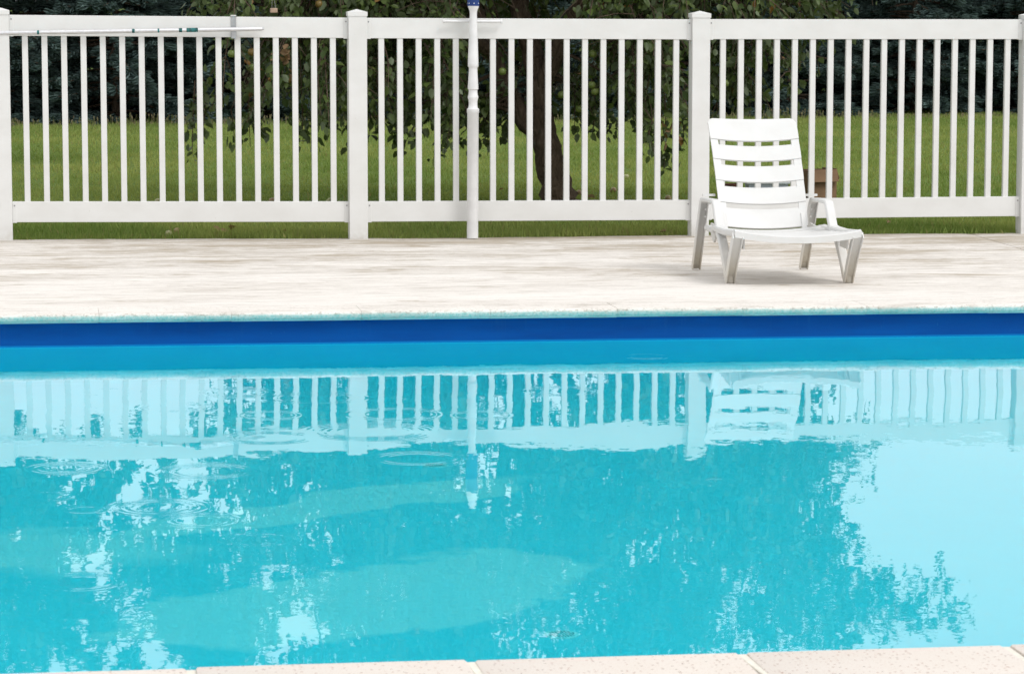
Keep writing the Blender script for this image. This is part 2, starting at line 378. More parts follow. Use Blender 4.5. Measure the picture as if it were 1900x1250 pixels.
def lathe(name, prof, mat, n=28, smooth=True):
    V = []; F = []
    for r, z in prof:
        for k in range(n): a = 2*math.pi*k/n; V.append((r*math.cos(a), r*math.sin(a), z))
    for i in range(len(prof)-1):
        for k in range(n): F.append((i*n+k, i*n+(k+1) % n, (i+1)*n+(k+1) % n, (i+1)*n+k))
    F.append(tuple(reversed(range(n)))); F.append(tuple(range((len(prof)-1)*n, len(prof)*n)))
    me = mesh(name, V, F, mat, smooth)
    return me
def autosmooth(me, ang=35):
    me.polygons.foreach_set('use_smooth', [True]*len(me.polygons))
    bm = bmesh.new(); bm.from_mesh(me)
    for e in bm.edges:
        if len(e.link_faces) == 2 and e.calc_face_angle(0) > R(ang): e.smooth = False
    bm.to_mesh(me); bm.free(); return me
def tube_data(pts, rad, n=8, wob=0.0, rnd=None):
    """tapered round tube along points -> verts, quads"""
    P = np.array(pts, float); m = len(P); rad = np.broadcast_to(np.array(rad, float), (m,))
    T = np.gradient(P, axis=0); T /= np.linalg.norm(T, axis=1)[:, None]+1e-9
    ref = np.array([0, 0, 1.0]) if abs(T[0][2]) < .9 else np.array([1.0, 0, 0])
    V = []; F = []
    A = np.linspace(0, 2*np.pi, n, endpoint=False)
    for i in range(m):
        x = np.cross(T[i], ref); x /= np.linalg.norm(x)+1e-9; y = np.cross(T[i], x)
        r = rad[i]*(1+(rnd.normal(0, wob, n) if wob else 0))
        V.append(P[i]+np.outer(np.cos(A)*r, x)+np.outer(np.sin(A)*r, y))
        ref = np.cross(x, T[i]) if False else ref
    V = np.concatenate(V)
    for i in range(m-1):
        for k in range(n): F.append((i*n+k, i*n+(k+1) % n, (i+1)*n+(k+1) % n, (i+1)*n+k))
    return V, F, n, m
def tube(name, pts, rad, mat, n=8, wob=0, rnd=None, smooth=True):
    V, F, n, m = tube_data(pts, rad, n, wob, rnd)
    F = list(F)+[tuple(range(n)), tuple(reversed(range((m-1)*n, m*n)))]
    return mesh(name, V, F, mat, smooth)
def bar_sweep(bm, path, width, thick, x0, ch=.006, groove=0, gd=.6):
    """bar with a chamfered rectangular section swept along (y,z) points in the plane x = x0; width along x"""
    n = len(path); prev = None
    P = [Vector((0, p[0], p[1])) for p in path]
    for i in range(n):
        t = ((P[min(i+1, n-1)]-P[i]).normalized()+(P[i]-P[max(i-1, 0)]).normalized()).normalized()
        nrm = Vector((0, -t.z, t.y))
        k = 1.0
        if 0 < i < n-1:
            c = (P[i+1]-P[i]).normalized().dot((P[i]-P[i-1]).normalized()); k = 1/max(.6, math.sqrt((1+c)/2))
        w = (width[i] if isinstance(width, (list, tuple)) else width)/2; h = (thick[i] if isinstance(thick, (list, tuple)) else thick)/2*k
        sec = [(-w+ch,-h),(w-ch,-h),(w,-h+ch),(w,h-ch),(w-ch,h),(-w+ch,h),(-w,h-ch),(-w,-h+ch)]
        if groove:      # U-section: a channel open to one side
            e = .0055; g_ = h*(1-2*gd)
            sec = [(-w,-h),(w,-h),(w,h),(w-e,h),(w-e,g_),(-w+e,g_),(-w+e,h),(-w,h)]
            if groove < 0: sec = [(a, -b) for a, b in sec][::-1]
        ring = [bm.verts.new(Vector((x0+a, P[i].y, P[i].z))+nrm*b) for a, b in sec]
        if prev:
            for k2 in range(8): bm.faces.new((prev[k2], prev[(k2+1) % 8], ring[(k2+1) % 8], ring[k2]))
        else: bm.faces.new(list(reversed(ring)))
        prev = ring
    bm.faces.new(prev)
    bmesh.ops.recalc_face_normals(bm, faces=bm.faces[:])

# ------------------------------------------------------------------ the setting
def deck_z(y): return .165-(y-14.5)*(.181/6.9)
PX0, PX1 = -7.0, 13.0                   # pool ends
NEAR, FAR = 6.70, 14.555                # pool walls
DX0, DX1 = -11.0, 17.0
# lawn: one sheet to the horizon, with an opening where the pool terrace lies
L = 1800.0; hx0, hx1, hy0, hy1 = DX0+.2, DX1-.2, -5.8, 21.40
xs = [-L, hx0, hx1, L]; ys = [-L, hy0, hy1, L]
V = [(x, y, -.035) for y in ys for x in xs]
F = [(j*4+i, j*4+i+1, (j+1)*4+i+1, (j+1)*4+i) for j in range(3) for i in range(3) if not (i == 1 and j == 1)]
lawn = tag(link('lawn', mesh('lawn', V, F, M['lawn'])), kind='structure')

# pool shell: walls and floor in one skin with a cove
basin = tag(empty('pool_basin', (0, 0, 0)), kind='structure')
def shell():
    D = -1.2; c = .16
    prof = [(FAR, .118), (FAR, .0), (FAR, -.25), (FAR, D+c)]
    prof += [(FAR-c+c*math.cos(a), D+c-c*math.sin(a)) for a in (R(30), R(60), R(90))]
    prof += [(12.6, D-.012), (10.6, D-.02), (8.6, D-.012)]
    prof += [(NEAR+c-c*math.sin(a), D+c-c*math.cos(a)) for a in (R(0), R(30), R(60), R(90))]
    prof += [(NEAR, -.25), (NEAR, .0), (NEAR, .118)]
    nx = 40; V = []; F = []; m = len(prof)
    for i in range(nx+1):
        x = PX0+(PX1-PX0)*i/nx
        for y, z in prof: V.append((x, y, z))
    for i in range(nx):
        for k in range(m-1): F.append((i*m+k, i*m+k+1, (i+1)*m+k+1, (i+1)*m+k))
    F.append(tuple(range(m-1, -1, -1))); F.append(tuple(nx*m+k for k in range(m)))
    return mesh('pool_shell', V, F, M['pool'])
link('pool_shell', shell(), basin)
water = tag(link('pool_water', mesh('pool_water', [(PX0,NEAR,0),(PX1,NEAR,0),(PX1,FAR,0),(PX0,FAR,0)], [(0,1,2,3)], M['water'])), kind='structure')

# coping stones, .638 m long
def coping_mesh(name, depth, nose, mat, gap, ztop, zbot, sign, rnd=.003):
    """bullnose stone along x, 0..638 mm; nose at y=0, running to y=sign*depth"""
    h = (ztop-zbot); r = h*.5
    prof = [(depth, zbot-.02), (nose+.004, zbot-.02), (nose+.004, zbot)]
    prof += [(r-r*math.sin(a), zbot+r-r*math.cos(a)) for a in [R(q) for q in (0, 25, 50, 75, 100, 120, 140, 160, 180)]]
    prof += [(depth, ztop)]
    xs = [gap/2, gap/2+.005, .638-gap/2-.005, .638-gap/2]
    V = []; F = []; m = len(prof); rj = random.Random(3)
    for i, x in enumerate(xs):
        ins = rnd if i in (0, 3) else 0
        for y, z in prof:
            V.append((x, sign*(y+(ins if y < depth else 0)), z-(ins if z > zbot+.01 else -ins*.3)))
    for i in range(3):
        for k in range(m):
            q = (i*m+k, i*m+(k+1) % m, (i+1)*m+(k+1) % m, (i+1)*m+k)
            F.append(q if sign > 0 else q[::-1])
    F.append(tuple(range(m))[::-1] if sign > 0 else tuple(range(m))); F.append(tuple(3*m+k for k in range(m)) if sign > 0 else tuple(3*m+k for k in range(m))[::-1])
    me = mesh(name, V, F, mat); 
    bm = bmesh.new(); bm.from_mesh(me); bmesh.ops.recalc_face_normals(bm, faces=bm.faces[:]); bm.to_mesh(me); bm.free()
    return autosmooth(me, 40)
cf = coping_mesh('coping_stone_far', .30, .05, M['coping_far'], .0012, .165, .1185, 1, .0009)
cn = coping_mesh('coping_stone_near', .32, .05, M['coping_near'], .022, .165, .1185, -1)
mort = hexa('mortar', [(-.012,-.31,.11),(.012,-.31,.11),(.012,-.012,.11),(-.012,-.012,.11),(-.012,-.31,.1615),(.012,-.31,.1615),(.012,-.010,.158),(-.012,-.010,.158)], M['mortar'], .002)
rj = random.Random(5)
for k in range(-16, 26):
    x = .295+.638*k
    if PX0-.5 < x < PX1-.2:
        link('coping_stone', cn, basin, (x, 6.682, rj.uniform(-.0015, .0015)), (rj.uniform(-.002, .002), 0, rj.uniform(-.0015, .0015)))
        link('mortar_joint', mort, basin, (x, 6.682, 0), (0, 0, rj.uniform(-.05, .05)))
    x = .21+.638*k
    if PX0-.5 < x < PX1-.2:
        link('coping_stone', cf, basin, (x, 14.503, rj.uniform(-.001, .001)), (0, 0, rj.uniform(-.001, .001)))

# terrace slabs (painted concrete), sloping away from the pool
deck = tag(empty('pool_deck', (0, 0, 0)), kind='structure')
EDGE = 21.47
def slab(xa0, xa1, xb0, xb1, y0, y1, zf, ragged=False, seed=0):
    """plan: near edge xa0..xa1 at y0, far edge xb0..xb1 at y1"""
    r = random.Random(seed); nx = max(2, int((xa1-xa0)/.06)); ny = 12
    V = []; F = []
    for j in range(ny+1):
        v = j/ny; y = y0+(y1-y0)*v
        for i in range(nx+1):
            u = i/nx; x = (xa0+(xa1-xa0)*u)*(1-v)+(xb0+(xb1-xb0)*u)*v
            yy = y
            if ragged and j == ny: yy += .035*math.sin(x*1.7)+.02*math.sin(x*6.1+1)+r.uniform(-.022, .022)
            e = min(u, 1-u)*(xa1-xa0)
            V.append((x, yy, zf(yy)+.004*math.sin(x*.9+y*.7)*min(1, (y-y0)*2)-(.004 if i in (0, nx) else 0)))
    n = len(V)
    for x, y, z in list(V): V.append((x, y, z-.12))
    w = nx+1
    for j in range(ny):
        for i in range(nx):
            q = (j*w+i, j*w+i+1, (j+1)*w+i+1, (j+1)*w+i); F.append(q); F.append(tuple(n+a for a in q[::-1]))
    for i in range(nx):
        F.append((i+1, i, n+i, n+i+1)); b = ny*w+i; F.append((b, b+1, n+b+1, n+b))
    for j in range(ny):
        a, b = j*w, (j+1)*w; F.append((a, b, n+b, n+a)); a, b = a+nx, b+nx; F.append((b, a, n+a, n+b))
    return mesh('slab', V, F, M['deck'])
joints = [(DX0, DX0), (-5.6, -5.6), (5.86, 6.755), (11.6, 11.9), (DX1, DX1)]
for k in range(4):
    (a0, b0), (a1, b1) = joints[k], joints[k+1]
    link('slab', slab(a0+.004, a1-.004, b0+.004, b1-.004, 14.808, EDGE, deck_z, True, k), deck)
for k in range(4):
    a0 = DX0+7*k; link('slab', slab(a0+.004, a0+6.996, a0+.004, a0+6.996, -6, 6.35, lambda y: .162-(6.4-y)*.01), deck)
link('slab', slab(DX0, PX0-.004, DX0, PX0-.004, 6.36, 14.80, lambda y: .160), deck)
link('slab', slab(PX1+.004, DX1, PX1+.004, DX1, 6.36, 14.80, lambda y: .160), deck)

# ------------------------------------------------------------------ fence
fence = tag(empty('picket_fence', (-.355, 21.42, 0)), 'long white vinyl fence with square capped posts and thin upright pickets behind the pool', 'fence')
FX, FY = -.355, 21.42
LEAN = -.0051
def sh(x, z): return x+LEAN*z
posts = [(-2.885, -.014), (-.355, -.016), (2.168, -.019), (4.676, -.010), (7.182, .004), (9.70, .004)]
HW = .066
post_h = 1.578
def local(vs): return [(x-FX, y-FY, z) for x, y, z in vs]
def pbox(name, x0, x1, y0, y1, z0a, z0b, z1a, z1b, mat, bevel=.003, seg=1):
    """box with sloping bottom (z0a..z0b) and top along x, sheared with the fence"""
    c = [(sh(x0, z0a), y0, z0a), (sh(x1, z0b), y0, z0b), (sh(x1, z0b), y1, z0b), (sh(x0, z0a), y1, z0a),
         (sh(x0, z1a), y0, z1a), (sh(x1, z1b), y0, z1b), (sh(x1, z1b), y1, z1b), (sh(x0, z1a), y1, z1a)]
    return hexa(name, local(c), mat, bevel, seg)
for k, (px, pz) in enumerate(posts):
    po = link('post', pbox('post', px-HW, px+HW, FY-HW, FY+HW, pz-.06, pz-.06, post_h, post_h, M['vinyl'], .004, 2), fence)
    # flat-sided cap with a low pyramid
    a = HW+.0045; z0 = post_h-.003; z1 = z0+.030; z2 = z1+.020; cx = sh(px, 1.6)-FX
    V = [(cx+s*a, t*a, z0) for s, t in ((-1,-1),(1,-1),(1,1),(-1,1))]+[(cx+s*a, t*a, z1) for s, t in ((-1,-1),(1,-1),(1,1),(-1,1))]+[(cx, 0, z2)]
    link('post_cap', mesh('post_cap', V, [(3,2,1,0),(0,1,5,4),(1,2,6,5),(2,3,7,6),(3,0,4,7),(4,5,8),(5,6,8),(6,7,8),(7,4,8)], M['vinyl']), po)
rails = [  # top-rail top z left/right, bottom-rail top z left/right
    (1.575, 1.573, .262, .260), (1.5725, 1.564, .2595, .249), (1.563, 1.5625, .2485, .248), (1.5645, 1.573, .252, .2615), (1.573, 1.574, .2615, .262)]
RT, RH = .022, .1455
screw_me = lathe('screw', [(.0055, 0), (.0055, .002), (.003, .0035)], M['screw'], 8)
bal_cache = {}
for k in range(5):
    x0, x1 = posts[k][0]+HW, posts[k+1][0]-HW
    a, b, c, d = rails[k]
    for nm, za, zb in (('top_rail', a, b), ('bottom_rail', c, d)):
        rl = link(nm, pbox(nm, x0+.003, x1-.003, FY-RT, FY+RT, za-RH, zb-RH, za, zb, M['vinyl'], .003, 2), fence)
        for xs0, xs1, zz in ((x0+.0005, x0+.031, za), (x1-.031, x1-.0005, zb)):
            br = link('rail_bracket', pbox('rail_bracket', xs0, xs1, FY-RT-.0045, FY+RT+.0045, zz-RH-.005, zz-RH-.005, zz+.0012-.0035, zz+.0012-.0035, M['vinyl'], .002), rl)
            link('screw', screw_me, rl, (sh((xs0+xs1)/2, zz)-FX, -RT-.0042, zz-.028), (R(90), 0, 0))
    n = 17; g0 = .108
    for i in range(n):
        x = x0+g0+(x1-x0-2*g0)*i/(n-1); u = (x-x0)/(x1-x0)
        zt = a+(b-a)*u-RH+.004; zb = c+(d-c)*u-.004
        link('picket', pbox('picket', x-.0205, x+.0205, FY-.0165, FY+.0165, zb, zb, zt, zt, M['vinyl'], .0025), fence)

# ------------------------------------------------------------------ turned white pole
def pz_(zy): return 1.6957-.003838*zy/5.4375
def pr_(h): return h/5.4375/260.5
pole = tag(empty('turned_pole', (2.985, 21.295, -.012)), 'tall white turned pole with a blue collar standing in front of the middle fence panel', 'pole')
prof = [(pr_(58), 0.0), (pr_(58), pz_(1146)+.012), (pr_(62.5), pz_(1142)+.012), (pr_(62.5), pz_(1104)+.012), (pr_(49), pz_(1094)+.012), (pr_(44), pz_(1065)+.012), (pr_(44), pz_(1040)+.012), (pr_(47), pz_(1010)+.012),
        (pr_(54), pz_(990)+.012), (pr_(54), pz_(980)+.012), (pr_(47), pz_(955)+.012), (pr_(44.5), pz_(930)+.012), (pr_(45), pz_(910)+.012), (pr_(54), pz_(903)+.012), (pr_(54), pz_(880)+.012), (pr_(50), pz_(820)+.012),
        (pr_(45), pz_(740)+.012), (pr_(43), pz_(700)+.012), (pr_(45), pz_(684)+.012), (pr_(54), pz_(672)+.012), (pr_(54), pz_(640)+.012), (pr_(50), pz_(520)+.012), (pr_(46), pz_(400)+.012), (pr_(41), pz_(280)+.012),
        (pr_(36.5), pz_(150)+.012), (pr_(38), pz_(120)+.012), (pr_(46), pz_(95)+.012), (pr_(55), pz_(76)+.012), (pr_(55.5), pz_(62)+.012)]
link('shaft', autosmooth(lathe('shaft', prof, M['pole_paint'], 32), 50), pole)
zc = pz_(62)+.012
colr = link('collar', autosmooth(lathe('collar', [(pr_(60), zc), (pr_(60), zc+.19)], M['blue_collar'], 32), 40), pole)
for k in range(7):
    a = 2*math.pi*k/7+.2
    link('rivet', lathe('rivet', [(.0042, 0), (.003, .002), (.001, .003)], M['bin_white'], 8), colr, (math.cos(a)*pr_(59.5), math.sin(a)*pr_(59.5), zc+.018), (0, R(90), a))
link('top_cap', autosmooth(lathe('top_cap', [(pr_(64), zc+.19), (pr_(64), zc+.215), (pr_(52), zc+.222), (pr_(50), zc+.26), (pr_(36), zc+.283), (pr_(10), zc+.29)], M['pole_paint'], 28), 45), pole)
cb = lathe('crossbar', [(.0145, -.214), (.0145, -.203), (.0105, -.199), (.0105, .199), (.0145, .203), (.0145, .214)], M['pole_paint'], 16)
link('crossbar', autosmooth(cb, 40), pole, (.003, .058, 1.5535), (0, R(90), 0))

# ------------------------------------------------------------------ long aluminium pole hung on the fence
hp = tag(empty('telescopic_pole', (.2, 21.34, 1.45)), 'long thin aluminium pool pole hung along the left fence panel', 'pole')
A = Vector((-2.55, 21.358, 1.404)); B = Vector((1.492, 21.358, 1.482))
def onp(t): return (A+(B-A)*t)-Vector(hp.location)
def px2t(px): # photo column -> parameter along the pole
    x = -.352+(px-5)/261.0; return (x-A.x)/(B.x-A.x)
rr = .0145
link('tube', tube('tube', [onp(t) for t in (0, .3, .6, .985, .995, 1.0)], [rr, rr, rr, rr, rr*.85, rr*.5], M['alu'], 14), hp)
for pxa, pxb in ((70, 74), (243, 248), (290, 293), (329, 335), (343, 364)):
    link('tape_wrap', tube('tape_wrap', [onp(px2t(pxa)), onp(px2t((pxa+pxb)/2)), onp(px2t(pxb))], [rr+.0006, rr+.001, rr+.0006], M['tape'], 14), hp)
def hook(x, zr, label):
    h = tag(empty('rail_hook', (x, FY-.03, zr)), label, 'hook', 'hooks over the fence rail')
    bm = bmesh.new()
    y0 = -RT+.03-.0045
    path = [(y0+.052, -.05), (y0+.052, .004), (y0, .004), (y0, -.152), (y0-.038, -.152), (y0-.038, -.098)]
    bar_sweep(bm, path, .036, .0028, 0, .0008)
    me = bm_mesh('strap', bm, M['galv']); link('strap', me, h)
    cap = box('strap_top', (0, y0+.022, .008), (.038, .062, .007), M['vinyl'], .002)
    link('strap_top', cap, h)
hook(1.278, 1.567, 'grey metal strap hook over the top rail carrying the pool pole')
hook(-2.2, 1.575, 'grey metal hook near the far left end of the pool pole')

# ------------------------------------------------------------------ lounge chair
CH = Vector((4.0625, 16.22, .121)); chair = tag(empty('lounge_chair', CH, -math.atan2(.062, .998)), 'white plastic reclining lounge chair facing the pool on the pale deck', 'chair')
def add(name, bm, smooth=False):
    me = bm_mesh(name, bm, M['chair']); autosmooth(me, 40); return link(name, me, chair)
for s in (-1, 1):
    x = s*.335
    bm = bmesh.new()       # V-shaped front leg
    bar_sweep(bm, [(.005, .003), (-.025, .03), (-.10, .125), (-.19, .220), (-.262, .288)], [.048, .05, .054, .058, .06], [.05, .05, .046, .044, .04], x, .006, 1)
    bar_sweep(bm, [(-.015, .003), (.03, .035), (.12, .115), (.25, .205), (.36, .262)], [.048, .049, .05, .05, .05], [.046, .042, .034, .034, .034], x)
    fl = add('front_leg', bm)
    bm = bmesh.new(); bmesh.ops.create_cube(bm, size=1); bmesh.ops.scale(bm, vec=(.036, .05, .05), verts=bm.verts); bmesh.ops.translate(bm, vec=(x, -.004, .0265), verts=bm.verts)
    bmesh.ops.bevel(bm, geom=bm.edges[:], offset=.005, segments=2, affect='EDGES'); me = bm_mesh('foot_pad', bm, M['chair']); link('foot_pad', me, fl)
    bm = bmesh.new()       # armrest with its front support
    bar_sweep(bm, [(.385, .255), (.46, .325), (.515, .380), (.538, .404), (.556, .414), (.60, .417), (.75, .414), (.90, .408), (.98, .400), (1.0, .392)], [.05, .05, .05, .05, .051, .052, .052, .052, .052, .05], [.04, .036, .032, .028, .026, .024, .022, .022, .024, .024], s*.328)
    add('armrest', bm)
    bm = bmesh.new()       # rear leg
    bar_sweep(bm, [(.985, .400), (1.022, .366), (1.06, .31), (1.13, .21), (1.20, .10), (1.295, -.034)], [.05, .05, .05, .05, .05, .05], [.036, .05, .056, .052, .05, .046], s*.328, .006, -1)
    rl = add('rear_leg', bm)
    for (yy, zz) in ((1.018, .345), (1.035, .30)):
        bm = bmesh.new(); bmesh.ops.create_cube(bm, size=.011); bmesh.ops.translate(bm, vec=(s*.328-.012*s, yy, zz), verts=bm.verts)
        link('adjuster_stud', bm_mesh('adjuster_stud', bm, M['chair']), rl)
    bm = bmesh.new()       # hinge bracket under the arm
    vs_ = [(.70, .262), (.92, .272), (.96, .235), (.86, .175), (.80, .165), (.74, .205)]
    for xx in (s*.300, s*.288): [bm.verts.new((xx, a, b)) for a, b in vs_]
    bm.verts.ensure_lookup_table(); v = bm.verts; n = len(vs_)
    bm.faces.new(v[:n]); bm.faces.new([v[i] for i in range(2*n-1, n-1, -1)])
    for i in range(n): bm.faces.new((v[i], v[n+i], v[n+(i+1) % n], v[(i+1) % n]))
    bmesh.ops.recalc_face_normals(bm, faces=bm.faces[:]); add('hinge_bracket', bm)
    # pin that locks the backrest in the arm
    bm = bmesh.new(); bar_sweep(bm, [(.965, .432), (.995, .430)], .075, .014, s*.305, .003); add('locking_pin', bm)
    bm = bmesh.new()       # short stile carrying the back from the seat
    bar_sweep(bm, [(.78, .225), (.815, .285), (.85, .33)], .032, .022, s*.235, .004); add('back_tongue', bm)
    bm = bmesh.new()       # seat side rail
    bar_sweep(bm, [(-.250, .300), (-.15, .293), (.1, .278), (.35, .273), (.46, .278), (.52, .258), (.80, .252)], [.05, .05, .05, .056, .062, .05, .045], [.03, .034, .036, .036, .034, .032, .03], s*.335, .008)
    add('seat_rail', bm)
    bm = bmesh.new()       # rib plate under the front corner
    for (ya, yb) in ((-.20, .0),): bar_sweep(bm, [(ya, .235), (yb, .235)], .008, .06, s*.29, .002)
    add('gusset', bm)
def grid_shell(name, fn, nu, nv, thick):
    """fn(u,v) -> (point, normal); closed thin shell"""
    V = []; B = []
    for j in range(nv+1):
        for i in range(nu+1):
            p, n = fn(i/nu, j/nv); V.append(p); B.append(p-n*thick)
    N = len(V); V += B; w = nu+1; F = []
    for j in range(nv):
        for i in range(nu):
            q = (j*w+i, j*w+i+1, (j+1)*w+i+1, (j+1)*w+i); F.append(q); F.append(tuple(N+a for a in q[::-1]))
    for i in range(nu):
        F.append((i+1, i, N+i, N+i+1)); b = nv*w+i; F.append((b, b+1, N+b+1, N+b))
    for j in range(nv):
        a, b = j*w, (j+1)*w; F.append((a, b, N+b, N+a)); a, b = a+nu, b+nu; F.append((b, a, N+a, N+b))
    me = mesh(name, V, F, M['chair']); autosmooth(me, 50); return link(name, me, chair)
# seat lip and slats (dished across)
def seat_z(y): return .318-.046*max(0, min(1, (y+.25)/.8))**.8-.006*math.sin(max(0, min(1, (y+.2)/1.0))*math.pi)
def seat_fn(y0, y1, lip=False):
    def fn(u, v):
        x = (-1+2*u)*.352; y = y0+(y1-y0)*v
        e = 4*v*(1-v)
        z = seat_z(y)-.034*(1-(x/.352)**2)**.9+.003*e
        if lip: y -= .012*math.cos(u*2*math.pi-math.pi)*(1-v)*.6; z -= .006*(1-v)**3
        return Vector((x, y, z)), Vector((0, 0, 1))
    return fn
grid_shell('seat_lip', seat_fn(-.275, -.195, True), 28, 6, .034)
ya = -.185
for k in range(7):
    grid_shell('seat_slat', seat_fn(ya+.142*k, ya+.142*k+.126), 22, 4, .014)
# backrest
b0 = Vector((0, .80, .262)); bv = Vector((0, .47, .604)); BL = bv.length*1.045; bv.normalize(); bn = Vector((0, -bv.z, bv.y))
def bhalf(v):
    return .258+.010*v
SL = [(.0, .166), (.206, .352), (.396, .546), (.59, .738), (.782, 1.0)]
def back_fn(v0, v1, top):
    def fn(u, w):
        s_ = -1+2*u
        up = v1+(.006*(1-s_*s_) if top else -.0075*(1-s_*s_))
        lo = v0-.0105*(1-s_*s_)
        v = lo+(up-lo)*w; hw = bhalf(v)
        if top:
            # rounded upper corners
            k = max(0, abs(s_)-.84)/.16; v = lo+(up-.048*(1-math.sqrt(max(0, 1-k*k)))-lo)*w
        x = s_*hw
        off = .007*(1-w)**1.5+.004*math.sin(math.pi*w)-.004*(1 if w > .97 else 0)-.020*(1-s_*s_)+.018*math.sin(math.pi*min(1, v))-.03*v*v*v
        p = b0+bv*(v*BL)+bn*off+Vector((x, 0, 0))
        return p, bn
    return fn
for k, (v0, v1) in enumerate(SL):
    grid_shell('back_slat', back_fn(v0, v1, k == 4), 32, 8, .012)
def boff(v, s_): return -.020*(1-s_*s_)+.018*math.sin(math.pi*min(1, v))-.03*v*v*v
def back_strip(name, xa, xb, v0, v1, depth, thick, flare=0):
    def fn(u, w):
        v = v0+(v1-v0)*w; x = (xa+(xb-xa)*u)*(bhalf(v)/.258 if flare else 1); s_ = x/bhalf(v)
        return b0+bv*(v*BL)+bn*(boff(v, s_)-depth)+Vector((x, 0, 0)), bn
    return grid_shell(name, fn, 3, 18, thick)
for s in (-1, 1):
    xa, xb = sorted((s*.214, s*.2578)); back_strip('back_stile', xa, xb, .01, .86, -.0015, .0125, 1)

# ------------------------------------------------------------------ pool floor drains
def drain(x, y, label):
    o = tag(empty('floor_drain', (x, y, -1.2-.016)), label, 'drain', 'round drains in the pool floor')
    bm = bmesh.new(); r = .046
    link('rim', autosmooth(lathe('rim', [(r+.009, 0), (r+.009, .006), (r+.004, .011), (r-.004, .011), (r-.005, .010), (.002, .010)], M['drain'], 32), 40), o)
    for k in range(-4, 5):
        xx = k*.0097; h = math.sqrt(max(0, (r-.006)**2-xx**2))
        for sgn in (-1, 1):
            a, b = (.003 if abs(k) < 3 else -.001)*sgn, h*sgn
            y0, y1 = min(a, b), max(a, b)
            if y1-y0 < .008: continue
            link('slot', box('slot', (0, 0, 0), (.0046, y1-y0, .0012), M['drain_dark'], 0), o, (xx*math.cos(.2)-(y0+y1)/2*math.sin(.2), xx*math.sin(.2)+(y0+y1)/2*math.cos(.2), .0102), (0, 0, .2))
drain(1.54, 8.96, 'round slotted drain in the pool floor nearer the speckled front edge')
drain(1.525, 11.95, 'round slotted drain in the pool floor farther from the front edge')

# ------------------------------------------------------------------ things left on the lawn
bx = tag(empty('cardboard_box', (6.50, 25.12, -.03), R(24)), 'open brown cardboard box on the grass behind the white chair', 'box')
W2, D2, H2, tk = .155, .12, .29, .005
for nm, c, s_ in (('front_panel', (0, -D2, H2/2), (2*W2, tk, H2)), ('back_panel', (0, D2, H2/2), (2*W2, tk, H2)), ('side_panel', (-W2+.004, 0, H2/2), (tk, 2*D2-.014, H2)), ('side_panel', (W2-.004, 0, H2/2), (tk, 2*D2-.014, H2)), ('bottom_panel', (0, 0, .006), (2*W2-.02, 2*D2-.02, tk))):
    link(nm, box(nm, c, s_, M['card'] if nm != 'back_panel' else M['card_in'], .001), bx)
for c, rot, s_ in (((0, -D2-.028, H2-.045), (R(-16), 0, 0), (2*W2-.02, .005, .11)), ((W2+.03, 0, H2-.035), (0, R(-20), 0), (.005, 2*D2-.04, .1))):
    link('flap', box('flap', (0, 0, 0), s_, M['card'], .001), bx, c, rot)
bn_ = tag(empty('storage_bin', (6.10, 25.2, -.03), R(-6)), 'pale grey plastic bin partly seen through the lowest open slot of the chair back', 'bin')
link('bin_body', hexa('bin_body', [(-.155,-.11,0),(.155,-.11,0),(.155,.11,0),(-.155,.11,0),(-.175,-.125,.17),(.175,-.125,.17),(.175,.125,.17),(-.175,.125,.17)], M['bin'], .008, 2), bn_)
link('lid', box('lid', (0, 0, .182), (.37, .27, .022), M['bin_white'], .006, 2), bn_)
link('handle', box('handle', (.11, -.128, .12), (.06, .012, .03), M['bin_white'], .004, 1), bn_)
pt = tag(link('clay_pot', autosmooth(lathe('clay_pot', [(.05, 0), (.07, .13), (.078, .13), (.08, .17), (.07, .17), (.064, .14), (.04, .03)], M['red_pot'], 20), 40), None, (5.80, 25.15, -.03)), 'small dark red pot on the grass beside the pale grey bin behind the chair', 'pot')

# ------------------------------------------------------------------ foliage tools
def rotmats(n, rng, tilt=None):
    """random rotations as (n,3,3)"""
    q = rng.normal(size=(n, 4)); q /= np.linalg.norm(q, axis=1)[:, None]; w, x, y, z = q.T
    return np.stack([np.stack([1-2*(y*y+z*z), 2*(x*y-z*w), 2*(x*z+y*w)], -1), np.stack([2*(x*y+z*w), 1-2*(x*x+z*z), 2*(y*z-x*w)], -1), np.stack([2*(x*z-y*w), 2*(y*z+x*w), 1-2*(x*x+y*y)], -1)], 1)
LEAFV = np.array([(0, 0, 0), (.26, .30, .05), (.30, 0, -.03), (.26, -.30, .05), (.68, .25, .02), (.72, 0, -.07), (.68, -.25, .02), (1, 0, -.16)])
LEAFF = np.array([(0, 2, 1), (0, 3, 2), (1, 2, 5), (1, 5, 4), (3, 5, 2), (3, 6, 5), (4, 5, 7), (6, 7, 5)])
def frames(dirs, rng, flat=.6):
    """leaf frames: long axis along dirs, face mostly up with scatter"""
    d = dirs/(np.linalg.norm(dirs, axis=1)[:, None]+1e-9)
    up = np.tile([0, 0, 1.0], (len(d), 1))+rng.normal(0, flat, (len(d), 3))
    y = np.cross(up, d); y /= np.linalg.norm(y, axis=1)[:, None]+1e-9
    z = np.cross(d, y)
    return np.stack([d, y, z], -1)
def leaves_mesh(name, P, D, size, mat, rng, lv=LEAFV, lf=LEAFF, flat=.6):
    n = len(P); Rm = frames(D, rng, flat)
    V = np.einsum('nij,kj->nki', Rm, lv)*size[:, None, None]+P[:, None, :]
    F = lf[None]+(np.arange(n)*len(lv))[:, None, None]
    return np_mesh(name, V.reshape(-1, 3), F.reshape(-1, lf.shape[1]), mat)
def bez(a, b, c, n=8):
    t = np.linspace(0, 1, n)[:, None]; return (1-t)**2*a+2*t*(1-t)*b+t*t*c

